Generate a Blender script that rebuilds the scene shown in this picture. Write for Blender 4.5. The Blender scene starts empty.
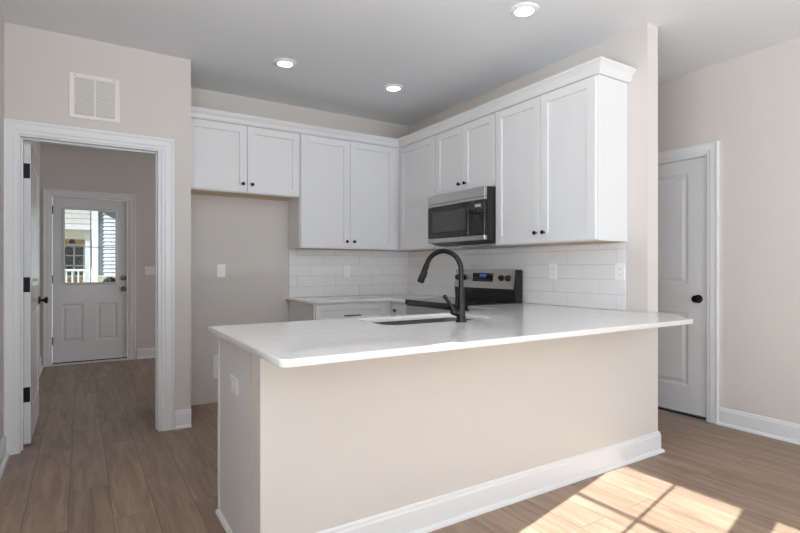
import bpy, bmesh, math, random
from mathutils import Vector, Matrix
random.seed(7)
S = bpy.context.scene
COL = S.collection

# ------------------------------------------------------------------ camera, sky, sun, exposure
F_PX, YAW, CY, CAM_H = 507.018, 32.188, 268.061, 1.186
cam_d = bpy.data.cameras.new('camera')
cam_d.sensor_width = 36.0
cam_d.sensor_fit = 'HORIZONTAL'
cam_d.lens = 36.0 * F_PX / 800.0
cam_d.shift_y = (CY - 266.5) / 800.0
cam_d.clip_start = 0.05
cam_d.clip_end = 200
cam = bpy.data.objects.new('camera', cam_d)
cam.location = (0, 0, CAM_H)
cam.rotation_euler = (math.radians(90), 0, math.radians(-YAW))
COL.objects.link(cam)
S.camera = cam

S.view_settings.view_transform = 'Standard'
S.view_settings.look = 'None'
S.view_settings.exposure = 0.10
S.view_settings.gamma = 1.0
S.view_settings.use_curve_mapping = False
S.cycles.max_bounces = 12
S.cycles.diffuse_bounces = 8
S.cycles.transparent_max_bounces = 16
S.cycles.sample_clamp_indirect = 6.0
S.cycles.use_denoising = True

world = bpy.data.worlds.new('sky')
S.world = world
world.use_nodes = True
wn = world.node_tree.nodes
wn['Background'].inputs['Color'].default_value = (0.58, 0.77, 1.0, 1)
wn['Background'].inputs['Strength'].default_value = 1.2

SUN_H = Vector((0.975, 0.2225, 0.0)).normalized()
sun_d = bpy.data.lights.new('sun', 'SUN')
sun_d.energy = 23
sun_d.angle = math.radians(0.35)
sun_d.color = (1.0, 0.985, 0.965)
sun = bpy.data.objects.new('sun', sun_d)
sdir = Vector((SUN_H.x, SUN_H.y, -0.57))
sun.rotation_euler = sdir.to_track_quat('-Z', 'Y').to_euler()
sun.location = (-8, -3, 8)
COL.objects.link(sun)


def area(name, loc, direction, sx, sy, energy, color=(1, 1, 1)):
    d = bpy.data.lights.new(name, 'AREA')
    d.shape = 'RECTANGLE'
    d.size, d.size_y = sx, sy
    d.energy = energy
    d.color = color
    o = bpy.data.objects.new(name, d)
    o.location = loc
    o.rotation_euler = Vector(direction).to_track_quat('-Z', 'Y').to_euler()
    COL.objects.link(o)
    return o


# daylight of the big rear windows and the side windows, plus added fill lamps
area('rear_window_daylight', (1.85, -4.56, 1.35), (0, 1, 0), 3.6, 2.1, 44, (0.94, 0.97, 1.0))
area('rear_ceiling_fill', (1.85, -4.25, 0.5), (0, 0.05, 1), 3.4, 0.7, 330, (0.95, 0.975, 1.0))  # added upward lamp inside the rear wall, lifts the ceiling
area('side_window_daylight', (-0.72, 0.4, 1.2), (1, 0.0, 0), 1.5, 1.5, 26, (0.95, 0.98, 1.0))
area('side_ceiling_fill', (-0.40, 0.4, 1.50), (0.35, 0.0, 0.94), 1.4, 0.6, 78, (0.97, 0.985, 1.0))  # added lamp at the window plane, tilted up to brighten the ceiling
area('hall_fill', (3.9, 6.1, 1.4), (-1, 0, 0), 1.6, 1.4, 28, (0.96, 0.98, 1.0))  # added fill for the hall; the wall behind it has no window

# ------------------------------------------------------------------ materials


def new_mat(name):
    m = bpy.data.materials.new(name)
    m.use_nodes = True
    nt = m.node_tree
    return m, nt, nt.nodes['Principled BSDF']


def srgb(r, g, b):
    f = lambda c: (c / 255 / 12.92) if c / 255 <= 0.04045 else ((c / 255 + 0.055) / 1.055) ** 2.4
    return (f(r), f(g), f(b), 1)


def plain(name, col, rough=0.5, metal=0.0, bump=0.0, bscale=300.0, var=0.0, vscale=3.0, spec=0.5, emit=None, es=0.0):
    m, nt, p = new_mat(name)
    p.inputs['Base Color'].default_value = col
    p.inputs['Roughness'].default_value = rough
    p.inputs['Metallic'].default_value = metal
    p.inputs['Specular IOR Level'].default_value = spec
    tc = nt.nodes.new('ShaderNodeTexCoord')
    if bump:
        n = nt.nodes.new('ShaderNodeTexNoise')
        n.inputs['Scale'].default_value = bscale
        n.inputs['Detail'].default_value = 3
        nt.links.new(tc.outputs['Object'], n.inputs['Vector'])
        b = nt.nodes.new('ShaderNodeBump')
        b.inputs['Strength'].default_value = bump
        b.inputs['Distance'].default_value = 0.002
        nt.links.new(n.outputs['Fac'], b.inputs['Height'])
        nt.links.new(b.outputs['Normal'], p.inputs['Normal'])
    if var:
        n2 = nt.nodes.new('ShaderNodeTexNoise')
        n2.inputs['Scale'].default_value = vscale
        n2.inputs['Detail'].default_value = 4
        nt.links.new(tc.outputs['Object'], n2.inputs['Vector'])
        mx = nt.nodes.new('ShaderNodeMix')
        mx.data_type = 'RGBA'
        mx.inputs['A'].default_value = tuple(c * (1 - var) for c in col[:3]) + (1,)
        mx.inputs['B'].default_value = tuple(min(1, c * (1 + var)) for c in col[:3]) + (1,)
        nt.links.new(n2.outputs['Fac'], mx.inputs['Factor'])
        nt.links.new(mx.outputs['Result'], p.inputs['Base Color'])
    if emit:
        p.inputs['Emission Color'].default_value = emit
        p.inputs['Emission Strength'].default_value = es
    return m


M = {}
M['paint'] = plain('wall_paint', srgb(210, 205.5, 201), 0.85, bump=0.06, bscale=500, var=0.012)
M['ceiling'] = plain('ceiling_paint', srgb(227, 229, 232), 0.9, bump=0.05, bscale=400)
M['trim'] = plain('trim_paint', srgb(226, 228, 231), 0.35, bump=0.01, bscale=60)
M['doorpaint'] = plain('door_paint', srgb(222, 224, 227), 0.22, bump=0.01, bscale=60)
M['cabinet'] = plain('cabinet_paint', srgb(222, 223, 225), 0.38, bump=0.01, bscale=80)
M['rawwood'] = plain('raw_wood', srgb(206, 182, 152), 0.7, var=0.15, vscale=12)
M['black'] = plain('matte_black_metal', srgb(22, 21, 21), 0.38, 0.6)
M['bronze'] = plain('dark_bronze', srgb(44, 36, 31), 0.32, 0.9)
M['faucet'] = plain('faucet_black', srgb(48, 46, 45), 0.3, 0.85)
M['nickel'] = plain('satin_nickel', srgb(120, 118, 115), 0.3, 1.0)
M['blackglass'] = plain('black_glass', srgb(14, 14, 15), 0.06, spec=0.6)
M['blackplastic'] = plain('black_plastic', srgb(26, 26, 27), 0.4)
M['window_glass'] = plain('oven_window_glass', srgb(58, 58, 60), 0.08, spec=0.6)
M['grey_button'] = plain('grey_button', srgb(90, 90, 92), 0.5)
M['display'] = plain('blue_display', srgb(10, 12, 30), 0.1, emit=(0.05, 0.09, 0.6, 1), es=0.12)
M['digit'] = plain('display_digit', srgb(40, 60, 180), 0.3, emit=(0.15, 0.3, 1.0, 1), es=0.8)
M['badge'] = plain('grey_badge', srgb(168, 168, 168), 0.4)
M['plate'] = plain('plate_plastic', srgb(240, 240, 240), 0.35)
M['slot'] = plain('slot_dark', srgb(70, 68, 66), 0.5)
M['rubber'] = plain('dark_gap', srgb(38, 32, 28), 0.8)
M['lens'] = plain('lamp_lens', (1, 1, 1, 1), 0.5, emit=(1.0, 0.98, 0.95, 1), es=8.0)
M['grille'] = plain('grille_enamel', srgb(232, 229, 223), 0.4)
M['grille_dark'] = plain('duct_dark', srgb(95, 90, 84), 0.8)
M['tile'] = plain('white_tile', srgb(230, 231, 233), 0.12, var=0.015, vscale=8)
M['grout'] = plain('grout', srgb(190, 190, 190), 0.8)
M['shingle'] = plain('roof_shingles', srgb(176, 172, 164), 0.9, var=0.25, vscale=9)
M['stucco'] = plain('house_yellow', srgb(222, 180, 108), 0.8, var=0.04)
M['siding'] = plain('white_siding', srgb(202, 204, 208), 0.6, var=0.02)
M['extwhite'] = plain('exterior_white', srgb(220, 220, 218), 0.6)
M['extglass'] = plain('house_glass', srgb(34, 40, 46), 0.08)
M['lawn'] = plain('lawn', srgb(128, 122, 92), 0.95, var=0.3, vscale=2)
M['concrete'] = plain('concrete', srgb(176, 172, 164), 0.9, var=0.08)
M['cream'] = plain('cream_metal', srgb(216, 206, 180), 0.5)
M['rafter'] = plain('cedar_brown', srgb(150, 108, 66), 0.7, var=0.1, vscale=6)


def brushed():
    m, nt, p = new_mat('stainless_steel')
    p.inputs['Metallic'].default_value = 1
    tc = nt.nodes.new('ShaderNodeTexCoord')
    mp = nt.nodes.new('ShaderNodeMapping')
    mp.inputs['Scale'].default_value = (4, 4, 400)
    n = nt.nodes.new('ShaderNodeTexNoise')
    n.inputs['Scale'].default_value = 3
    cr = nt.nodes.new('ShaderNodeMapRange')
    cr.inputs['To Min'].default_value = 0.24
    cr.inputs['To Max'].default_value = 0.4
    nt.links.new(tc.outputs['Object'], mp.inputs['Vector'])
    nt.links.new(mp.outputs['Vector'], n.inputs['Vector'])
    nt.links.new(n.outputs['Fac'], cr.inputs['Value'])
    nt.links.new(cr.outputs['Result'], p.inputs['Roughness'])
    p.inputs['Base Color'].default_value = srgb(188, 188, 188)
    return m


M['steel'] = brushed()
M['darksteel'] = plain('sink_steel', srgb(92, 92, 94), 0.42, 0.7)


def quartz():
    m, nt, p = new_mat('white_quartz')
    tc = nt.nodes.new('ShaderNodeTexCoord')
    n = nt.nodes.new('ShaderNodeTexNoise')
    n.inputs['Scale'].default_value = 1.6
    n.inputs['Detail'].default_value = 8
    n.inputs['Distortion'].default_value = 1.2
    r = nt.nodes.new('ShaderNodeValToRGB')
    e = r.color_ramp.elements
    e[0].position, e[0].color = 0.47, srgb(234, 234, 235)
    e[1].position, e[1].color = 0.53, srgb(234, 234, 235)
    v = r.color_ramp.elements.new(0.5)
    v.color = srgb(229, 229, 231)
    nt.links.new(tc.outputs['Object'], n.inputs['Vector'])
    nt.links.new(n.outputs['Fac'], r.inputs['Fac'])
    nt.links.new(r.outputs['Color'], p.inputs['Base Color'])
    p.inputs['Roughness'].default_value = 0.05
    return m


M['quartz'] = quartz()


def floor_mat():
    m, nt, p = new_mat('plank_floor')
    L = nt.links.new
    tc = nt.nodes.new('ShaderNodeTexCoord')
    mp = nt.nodes.new('ShaderNodeMapping')
    mp.inputs['Rotation'].default_value = (0, 0, math.radians(90))
    mp.inputs['Location'].default_value = (0.3, 0.05, 0)
    br = nt.nodes.new('ShaderNodeTexBrick')
    br.offset = 0.37
    br.inputs['Scale'].default_value = 1.0
    br.inputs['Brick Width'].default_value = 1.22
    br.inputs['Row Height'].default_value = 0.18
    br.inputs['Mortar Size'].default_value = 0.0014
    br.inputs['Mortar Smooth'].default_value = 0.2
    br.inputs['Color1'].default_value = (0.0, 0, 0, 1)
    br.inputs['Color2'].default_value = (1, 1, 1, 1)
    br.inputs['Mortar'].default_value = (0.5, 0.5, 0.5, 1)
    L(tc.outputs['Object'], mp.inputs['Vector'])
    L(mp.outputs['Vector'], br.inputs['Vector'])
    # grain: noise stretched along the planks, shifted per plank
    mp2 = nt.nodes.new('ShaderNodeMapping')
    mp2.inputs['Scale'].default_value = (16, 1.5, 1)
    add = nt.nodes.new('ShaderNodeVectorMath')
    add.operation = 'MULTIPLY_ADD'
    add.inputs[1].default_value = (7, 11, 3)
    L(br.outputs['Color'], add.inputs[0])
    L(tc.outputs['Object'], mp2.inputs['Vector'])
    L(mp2.outputs['Vector'], add.inputs[2])
    n = nt.nodes.new('ShaderNodeTexNoise')
    n.inputs['Scale'].default_value = 1.6
    n.inputs['Detail'].default_value = 9
    n.inputs['Roughness'].default_value = 0.62
    n.inputs['Distortion'].default_value = 0.6
    L(add.outputs['Vector'], n.inputs['Vector'])
    r = nt.nodes.new('ShaderNodeValToRGB')
    e = r.color_ramp.elements
    e[0].position, e[0].color = 0.28, srgb(121, 100, 84)
    e[1].position, e[1].color = 0.72, srgb(167, 144, 125)
    L(n.outputs['Fac'], r.inputs['Fac'])
    # plank to plank shift
    hs = nt.nodes.new('ShaderNodeHueSaturation')
    mr = nt.nodes.new('ShaderNodeMapRange')
    mr.inputs['To Min'].default_value = 0.9
    mr.inputs['To Max'].default_value = 1.08
    L(br.outputs['Color'], mr.inputs['Value'])
    L(mr.outputs['Result'], hs.inputs['Value'])
    L(r.outputs['Color'], hs.inputs['Color'])
    mx = nt.nodes.new('ShaderNodeMix')
    mx.data_type = 'RGBA'
    mx.inputs['B'].default_value = srgb(84, 66, 54)
    L(br.outputs['Fac'], mx.inputs['Factor'])
    L(hs.outputs['Color'], mx.inputs['A'])
    L(mx.outputs['Result'], p.inputs['Base Color'])
    p.inputs['Roughness'].default_value = 0.42
    b = nt.nodes.new('ShaderNodeBump')
    b.inputs['Strength'].default_value = 0.25
    b.inputs['Distance'].default_value = 0.0015
    L(n.outputs['Fac'], b.inputs['Height'])
    L(b.outputs['Normal'], p.inputs['Normal'])
    return m


M['floor'] = floor_mat()


def glass_mat(name='clear_glass', tint=(0.96, 0.98, 0.97, 1)):
    m = bpy.data.materials.new(name)
    m.use_nodes = True
    nt = m.node_tree
    nt.nodes.clear()
    out = nt.nodes.new('ShaderNodeOutputMaterial')
    mix = nt.nodes.new('ShaderNodeMixShader')
    tr = nt.nodes.new('ShaderNodeBsdfTransparent')
    tr.inputs['Color'].default_value = tint
    gl = nt.nodes.new('ShaderNodeBsdfGlossy')
    gl.inputs['Roughness'].default_value = 0.02
    fr = nt.nodes.new('ShaderNodeFresnel')
    fr.inputs['IOR'].default_value = 1.45
    nt.links.new(fr.outputs['Fac'], mix.inputs['Fac'])
    nt.links.new(tr.outputs['BSDF'], mix.inputs[1])
    nt.links.new(gl.outputs['BSDF'], mix.inputs[2])
    nt.links.new(mix.outputs['Shader'], out.inputs['Surface'])
    return m


M['glass'] = glass_mat()
M['dim_glass'] = glass_mat('dimming_glass', (0.60, 0.62, 0.63, 1))  # grey tint added to hold down the brightness of the view outside

# ------------------------------------------------------------------ mesh helpers
# wall-plane mappings: (u across, v up, w out of the plane) -> world
fY = lambda y: (lambda u, v, w: (u, y - w, v))      # plane that faces -Y
fX = lambda x: (lambda u, v, w: (x - w, u, v))      # faces -X
bX = lambda x: (lambda u, v, w: (x + w, u, v))      # faces +X
bY = lambda y: (lambda u, v, w: (u, y + w, v))      # faces +Y
UP = lambda z: (lambda u, v, w: (u, v, z + w))      # floor plan: u=x, v=y, w=height


class MB:
    def __init__(s):
        s.bm = bmesh.new()

    def hull(s, bot, top, mi=0):
        """prism-like solid between two loops of equal length"""
        n = len(bot)
        a = [s.bm.verts.new(p) for p in bot]
        b = [s.bm.verts.new(p) for p in top]
        fs = [s.bm.faces.new(a[::-1]), s.bm.faces.new(b)]
        for i in range(n):
            j = (i + 1) % n
            fs.append(s.bm.faces.new((a[i], a[j], b[j], b[i])))
        for f in fs:
            f.material_index = mi
        bmesh.ops.recalc_face_normals(s.bm, faces=fs)
        return fs

    def box(s, lo, hi, bev=0.0, mi=0, seg=1):
        (x0, y0, z0), (x1, y1, z1) = [tuple(min(a, b) for a, b in zip(lo, hi)), tuple(max(a, b) for a, b in zip(lo, hi))]
        fs = s.hull([(x0, y0, z0), (x1, y0, z0), (x1, y1, z0), (x0, y1, z0)], [(x0, y0, z1), (x1, y0, z1), (x1, y1, z1), (x0, y1, z1)], mi)
        if bev > 0:
            es = list({e for f in fs for e in f.edges})
            r = bmesh.ops.bevel(s.bm, geom=es, offset=bev, segments=seg, affect='EDGES', profile=0.5)
            for f in r['faces']:
                f.material_index = mi
        return s

    def pbox(s, mp, u0, u1, v0, v1, w0, w1, bev=0.0, mi=0, seg=1):
        return s.box(mp(u0, v0, w0), mp(u1, v1, w1), bev, mi, seg)

    def frustum(s, mp, a, b, w0, w1, mi=0):
        """a, b = (u0,u1,v0,v1) at w0 and w1"""
        q = lambda r, w: [mp(r[0], r[2], w), mp(r[1], r[2], w), mp(r[1], r[3], w), mp(r[0], r[3], w)]
        s.hull(q(a, w0), q(b, w1), mi)
        return s

    def ring(s, mp, a, b, w0, w1, mi=0):
        """four sloping strips from rectangle a at w0 to rectangle b at w1 (a sticking profile)"""
        q = lambda r, w: [s.bm.verts.new(mp(*p, w)) for p in ((r[0], r[2]), (r[1], r[2]), (r[1], r[3]), (r[0], r[3]))]
        A, B = q(a, w0), q(b, w1)
        for i in range(4):
            j = (i + 1) % 4
            f = s.bm.faces.new((A[i], A[j], B[j], B[i]))
            f.material_index = mi
        return s

    def tube(s, pts, r, n=16, mi=0, cap=True):
        pts = [Vector(p) for p in pts]
        rs = r if isinstance(r, (list, tuple)) else [r] * len(pts)
        rings = []
        t0 = (pts[1] - pts[0]).normalized()
        up = Vector((0, 0, 1)) if abs(t0.z) < 0.9 else Vector((1, 0, 0))
        nrm = t0.cross(up).normalized()
        for i, p in enumerate(pts):
            t = (pts[min(i + 1, len(pts) - 1)] - pts[max(i - 1, 0)]).normalized()
            nrm = (nrm - t * nrm.dot(t)).normalized()
            bn = t.cross(nrm)
            rings.append([s.bm.verts.new(p + (nrm * math.cos(2 * math.pi * k / n) + bn * math.sin(2 * math.pi * k / n)) * rs[i]) for k in range(n)])
        fs = []
        for i in range(len(rings) - 1):
            for k in range(n):
                fs.append(s.bm.faces.new((rings[i][k], rings[i][(k + 1) % n], rings[i + 1][(k + 1) % n], rings[i + 1][k])))
        if cap:
            fs.append(s.bm.faces.new(rings[0][::-1]))
            fs.append(s.bm.faces.new(rings[-1]))
        for f in fs:
            f.material_index = mi
        bmesh.ops.recalc_face_normals(s.bm, faces=fs)
        return s

    def lathe(s, base, axis, prof, n=24, mi=0):
        """prof: list of (radius, distance along the axis)"""
        base, axis = Vector(base), Vector(axis).normalized()
        a = axis.orthogonal().normalized()
        b = axis.cross(a)
        rings = []
        for (r, h) in prof:
            r = max(r, 1e-4)
            rings.append([s.bm.verts.new(base + axis * h + (a * math.cos(2 * math.pi * k / n) + b * math.sin(2 * math.pi * k / n)) * r) for k in range(n)])
        fs = []
        for i in range(len(rings) - 1):
            for k in range(n):
                fs.append(s.bm.faces.new((rings[i][k], rings[i][(k + 1) % n], rings[i + 1][(k + 1) % n], rings[i + 1][k])))
        fs.append(s.bm.faces.new(rings[0][::-1]))
        fs.append(s.bm.faces.new(rings[-1]))
        for f in fs:
            f.material_index = mi
        bmesh.ops.recalc_face_normals(s.bm, faces=fs)
        return s

    def sweep(s, mp, path, prof, mi=0):
        """prof (d, h): d offsets the in-plane path to its left, h goes out of the plane; mitred corners"""
        P = [Vector(p) for p in path]
        rows = []
        for i, p in enumerate(P):
            def nl(a, b):
                t = (b - a).normalized()
                return Vector((-t.y, t.x))
            if i == 0:
                m = nl(P[0], P[1])
            elif i == len(P) - 1:
                m = nl(P[-2], P[-1])
            else:
                n1, n2 = nl(P[i - 1], p), nl(p, P[i + 1])
                m = (n1 + n2).normalized()
                m = m / max(0.2, m.dot(n1))
            rows.append([s.bm.verts.new(mp(p.x + m.x * d, p.y + m.y * d, h)) for d, h in prof])
        n = len(prof)
        fs = []
        for i in range(len(rows) - 1):
            for k in range(n):
                fs.append(s.bm.faces.new((rows[i][k], rows[i][(k + 1) % n], rows[i + 1][(k + 1) % n], rows[i + 1][k])))
        fs.append(s.bm.faces.new(rows[0]))
        fs.append(s.bm.faces.new(rows[-1][::-1]))
        for f in fs:
            f.material_index = mi
        bmesh.ops.recalc_face_normals(s.bm, faces=fs)
        return s

    def build(s, name, mats, parent=None, smooth=False):
        me = bpy.data.meshes.new(name)
        off = world_loc(parent)
        if off.length:
            bmesh.ops.translate(s.bm, verts=s.bm.verts, vec=-off)
        s.bm.to_mesh(me)
        s.bm.free()
        for m in (mats if isinstance(mats, (list, tuple)) else [mats]):
            me.materials.append(M[m])
        if smooth:
            for p in me.polygons:
                p.use_smooth = True
            me.set_sharp_from_angle(angle=math.radians(40))
        o = bpy.data.objects.new(name, me)
        COL.objects.link(o)
        if parent:
            o.parent = parent
        return o


def world_loc(o):
    v = Vector((0, 0, 0))
    while o:
        v += o.location
        o = o.parent
    return v


def tag(o, label, cat, group=None, kind=None):
    o['label'] = label
    o['category'] = cat
    if group:
        o['group'] = group
    if kind:
        o['kind'] = kind
    return o


def thing(name, loc, label, cat, group=None, kind=None):
    o = bpy.data.objects.new(name, None)
    o.location = loc
    o.empty_display_size = 0.1
    COL.objects.link(o)
    return tag(o, label, cat, group, kind)


def struct(name, mb, mats, label, cat, parent=None, smooth=False):
    return tag(mb.build(name, mats, parent, smooth), label, cat, kind='structure')


# ------------------------------------------------------------------ plan (metres; camera stands at x=0, y=0)
XL = -0.411            # left wall
YD = 4.053             # hallway wall with the doorway
XA = 0.699             # its free end at the fridge alcove
YB = 4.662             # kitchen back wall
XS, XS2 = 3.043, 3.157  # stove wall, both faces
YE = 1.886             # free end of the stove wall = dining face of the peninsula half wall
XR = 4.106             # right wall
ZC = 2.745             # ceiling
YH = 7.43              # entry wall
YR = -4.4              # rear wall behind the camera
XH = 3.95              # far side of the entry room
WT = 0.12
CT = 0.904             # counter top height

# floor and ceiling
struct('floor', MB().box((XL - 0.15, YR - 0.15, -0.1), (XR + 0.15, YH + 0.15, 0)), 'floor', 'light brown wood plank floor', 'floor')
struct('ceiling', MB().box((XL - 0.15, YR - 0.15, ZC), (XR + 0.15, YH + 0.15, ZC + 0.12)), 'ceiling', 'flat white ceiling with recessed lights', 'ceiling')

# left wall with its pair of side windows (holes)
WIN = [(0.462, 1.160), (-0.38, 0.337)]      # y ranges of the openings
WZ0, WZ1 = 0.48, 1.922
w = MB()
ys = [YR - 0.15, WIN[1][0] - 0.03, WIN[1][1] + 0.03, WIN[0][0] - 0.03, WIN[0][1] + 0.03, YH + 0.15]
w.box((XL - 0.15, ys[0], 0), (XL, ys[1], ZC))
w.box((XL - 0.15, ys[2], 0), (XL, ys[3], ZC))
w.box((XL - 0.15, ys[4], 0), (XL, ys[5], ZC))
for a, b in ((ys[1], ys[2]), (ys[3], ys[4])):
    w.box((XL - 0.15, a, 0), (XL, b, WZ0 - 0.03))
    w.box((XL - 0.15, a, WZ1 + 0.03), (XL, b, ZC))
struct('wall_left', w, 'paint', 'beige painted wall at the far left edge', 'wall')

# hallway wall with the doorway
DX0, DX1, DZ = -0.347, 0.493, 2.052       # rough opening
w = MB()
w.box((XL, YD, 0), (DX0, YD + WT, ZC))
w.box((DX1, YD, 0), (XA, YD + WT, ZC))
w.box((DX0, YD, DZ), (DX1, YD + WT, ZC))
struct('wall_hallway', w, 'paint', 'beige wall around the open doorway, with a return air grille', 'wall')
struct('wall_alcove', MB().box((XA - WT, YD + WT, 0), (XA, YB, ZC)), 'paint', 'beige side wall of the empty fridge alcove', 'wall')
struct('wall_back', MB().box((XA - WT, YB, 0), (XR, YB + WT, ZC)), 'paint', 'beige kitchen wall behind the fridge space and cabinets', 'wall')
struct('wall_stove', MB().box((XS, YE, 0), (XS2, YB, ZC)), 'paint', 'beige wall that carries the stove side, ending beside the pantry door', 'wall')
PDY0, PDY1, PDZ = 2.045, 2.855, 2.075
w = MB()
w.box((XR, YR - 0.15, 0), (XR + 0.15, PDY0, ZC))
w.box((XR, PDY1, 0), (XR + 0.15, YB, ZC))
w.box((XR, PDY0, PDZ), (XR + 0.15, PDY1, ZC))
struct('wall_right', w, 'paint', 'long beige wall on the right with the pantry door', 'wall')
RW = [(0.05, 1.75), (1.95, 3.65)]
w = MB()
rx = [XL, RW[0][0], RW[0][1], RW[1][0], RW[1][1], XR]
for a, b in ((rx[0], rx[1]), (rx[2], rx[3]), (rx[4], rx[5])):
    w.box((a, YR - 0.15, 0), (b, YR, ZC))
for a, b in RW:
    w.box((a, YR - 0.15, 0), (b, YR, 0.3))
    w.box((a, YR - 0.15, 2.4), (b, YR, ZC))
struct('wall_rear', w, 'paint', 'beige wall behind the camera with two wide windows', 'wall')
EX0, EX1, EZ = -0.315, 0.533, 2.07
w = MB()
w.box((XL, YH, 0), (EX0, YH + 0.15, ZC))
w.box((EX1, YH, 0), (XH, YH + 0.15, ZC))
w.box((EX0, YH, EZ), (EX1, YH + 0.15, ZC))
struct('wall_entry', w, 'paint', 'beige wall around the glazed entry door at the end of the hall', 'wall')
struct('wall_hall_side', MB().box((XH, YB + WT, 0), (XH + WT, YH + 0.15, ZC)), 'paint', 'beige far side wall of the entry hall', 'wall')

# peninsula half wall
PX0 = 0.569
struct('wall_peninsula', MB().box((PX0, YE, 0), (XS, YE + 0.115, CT - 0.03)), 'paint', 'low beige half wall under the counter overhang', 'half wall')

# ------------------------------------------------------------------ baseboards and casings
BASE = [(0, 0), (0.030, 0), (0.029, 0.010), (0.022, 0.019), (0.014, 0.022), (0.014, 0.108), (0.010, 0.118), (0.010, 0.126), (0.004, 0.133), (0, 0.133)]
SHOE = [(0, 0), (0.016, 0), (0.015, 0.008), (0.009, 0.015), (0, 0.018)]


def baseboard(name, path, label, prof=BASE):
    """path goes so that the room is on its left"""
    return struct(name, MB().sweep(UP(0), path, prof), 'trim', label, 'baseboard')


baseboard('baseboard_right', [(XR, YR), (XR, PDY0 - 0.07)], 'white baseboard along the right wall')
baseboard('baseboard_passage', [(XR, PDY1 + 0.07), (XR, YB), (XS2, YB), (XS2, YE), (PX0 + 0.0, YE)][:3], 'white baseboard of the narrow passage')
baseboard('baseboard_peninsula', [(XS2, YB), (XS2, YE), (PX0, YE)], 'white baseboard along the foot of the peninsula half wall')
baseboard('baseboard_hallway', [(XA, YD), (DX1 + 0.09, YD)], 'short white baseboard stub right of the doorway')
baseboard('baseboard_left', [(XL, YD), (XL, YR)], 'white baseboard of the left wall')
baseboard('baseboard_entry', [(XH, YH), (EX1 + 0.085, YH)], 'white baseboard right of the entry door')
baseboard('baseboard_hall', [(XL, YH), (XL, YD + WT)], 'white baseboard behind the open hall door')
baseboard('baseboard_cabinet', [(PX0 - 0.001, YE + 0.115), (PX0 - 0.001, 2.56)], 'thin white shoe strip under the peninsula end panel', SHOE)

CAS = [(0, 0), (0, 0.010), (0.008, 0.014), (0.022, 0.014), (0.03, 0.018), (0.066, 0.018), (0.074, 0.022), (0.086, 0.022), (0.088, 0.018), (0.088, 0)]


def casing(mb, mp, u0, u1, v1, prof=CAS, left=True):
    # outer side lies to the left of an upward path at u0 side, so go up the left, over and down the right
    path = [(u0, 0.0), (u0, v1), (u1, v1), (u1, 0.0)]
    mb.sweep(mp, path, prof)
    return mb


t1 = MB()
casing(t1, fY(YD), DX0 + 0.012, DX1 - 0.0, DZ - 0.01)
t1.box((DX0, YD - 0.004, 0), (DX0 + 0.018, YD + WT + 0.004, DZ))
t1.box((DX1 - 0.018, YD - 0.004, 0), (DX1, YD + WT + 0.004, DZ))
t1.box((DX0 + 0.018, YD - 0.004, DZ - 0.018), (DX1 - 0.018, YD + WT + 0.004, DZ))
# door stops
t1.box((DX0 + 0.018, YD + 0.045, 0), (DX0 + 0.028, YD + 0.08, DZ - 0.018))
t1.box((DX1 - 0.028, YD + 0.045, 0), (DX1 - 0.018, YD + 0.08, DZ - 0.018))
t1.box((DX0 + 0.028, YD + 0.045, DZ - 0.028), (DX1 - 0.028, YD + 0.08, DZ - 0.018))
casing(t1, bY(YD + WT), DX0 + 0.012, DX1, DZ - 0.01, [(d, h) for d, h in CAS if d < 0.07] + [(0.07, 0)])
struct('trim_1', t1, 'trim', 'white casing and jamb of the open hall doorway', 'door casing')

t2 = MB()
casing(t2, fY(YH), EX0 + 0.02, EX1 - 0.02, EZ - 0.015)
t2.box((EX0, YH - 0.003, 0), (EX0 + 0.02, YH + 0.15, EZ))
t2.box((EX1 - 0.02, YH - 0.003, 0), (EX1, YH + 0.15, EZ))
t2.box((EX0 + 0.02, YH - 0.003, EZ - 0.018), (EX1 - 0.02, YH + 0.15, EZ))
t2.box((EX0 + 0.02, YH - 0.02, 0), (EX1 - 0.02, YH + 0.15, 0.02), 0.004)
struct('trim_2', t2, 'trim', 'white casing and threshold of the entry door', 'door casing')

t3 = MB()
mR = fX(XR)
casing(t3, mR, PDY0 + 0.012, PDY1 - 0.012, PDZ - 0.01)
t3.box((XR - 0.003, PDY0, 0), (XR + 0.12, PDY0 + 0.018, PDZ))
t3.box((XR - 0.003, PDY1 - 0.018, 0), (XR + 0.12, PDY1, PDZ))
t3.box((XR - 0.003, PDY0 + 0.018, PDZ - 0.018), (XR + 0.12, PDY1 - 0.018, PDZ))
struct('trim_3', t3, 'trim', 'white casing around the pantry door', 'door casing')


# ------------------------------------------------------------------ doors
def raised_panel(mb, mp, u0, u1, v0, v1, wt, depth=0.007, mi=0):
    """moulded panel sunk in a slab face at height wt"""
    s1, s2, s3 = 0.016, 0.03, 0.05
    r = lambda d: (u0 + d, u1 - d, v0 + d, v1 - d)
    mb.ring(mp, r(0), r(s1), wt, wt - depth, mi)
    mb.ring(mp, r(s1), r(s2), wt - depth, wt - depth, mi)
    mb.frustum(mp, r(s2), r(s3), wt - depth - 0.001, wt - 0.002, mi)


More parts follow.
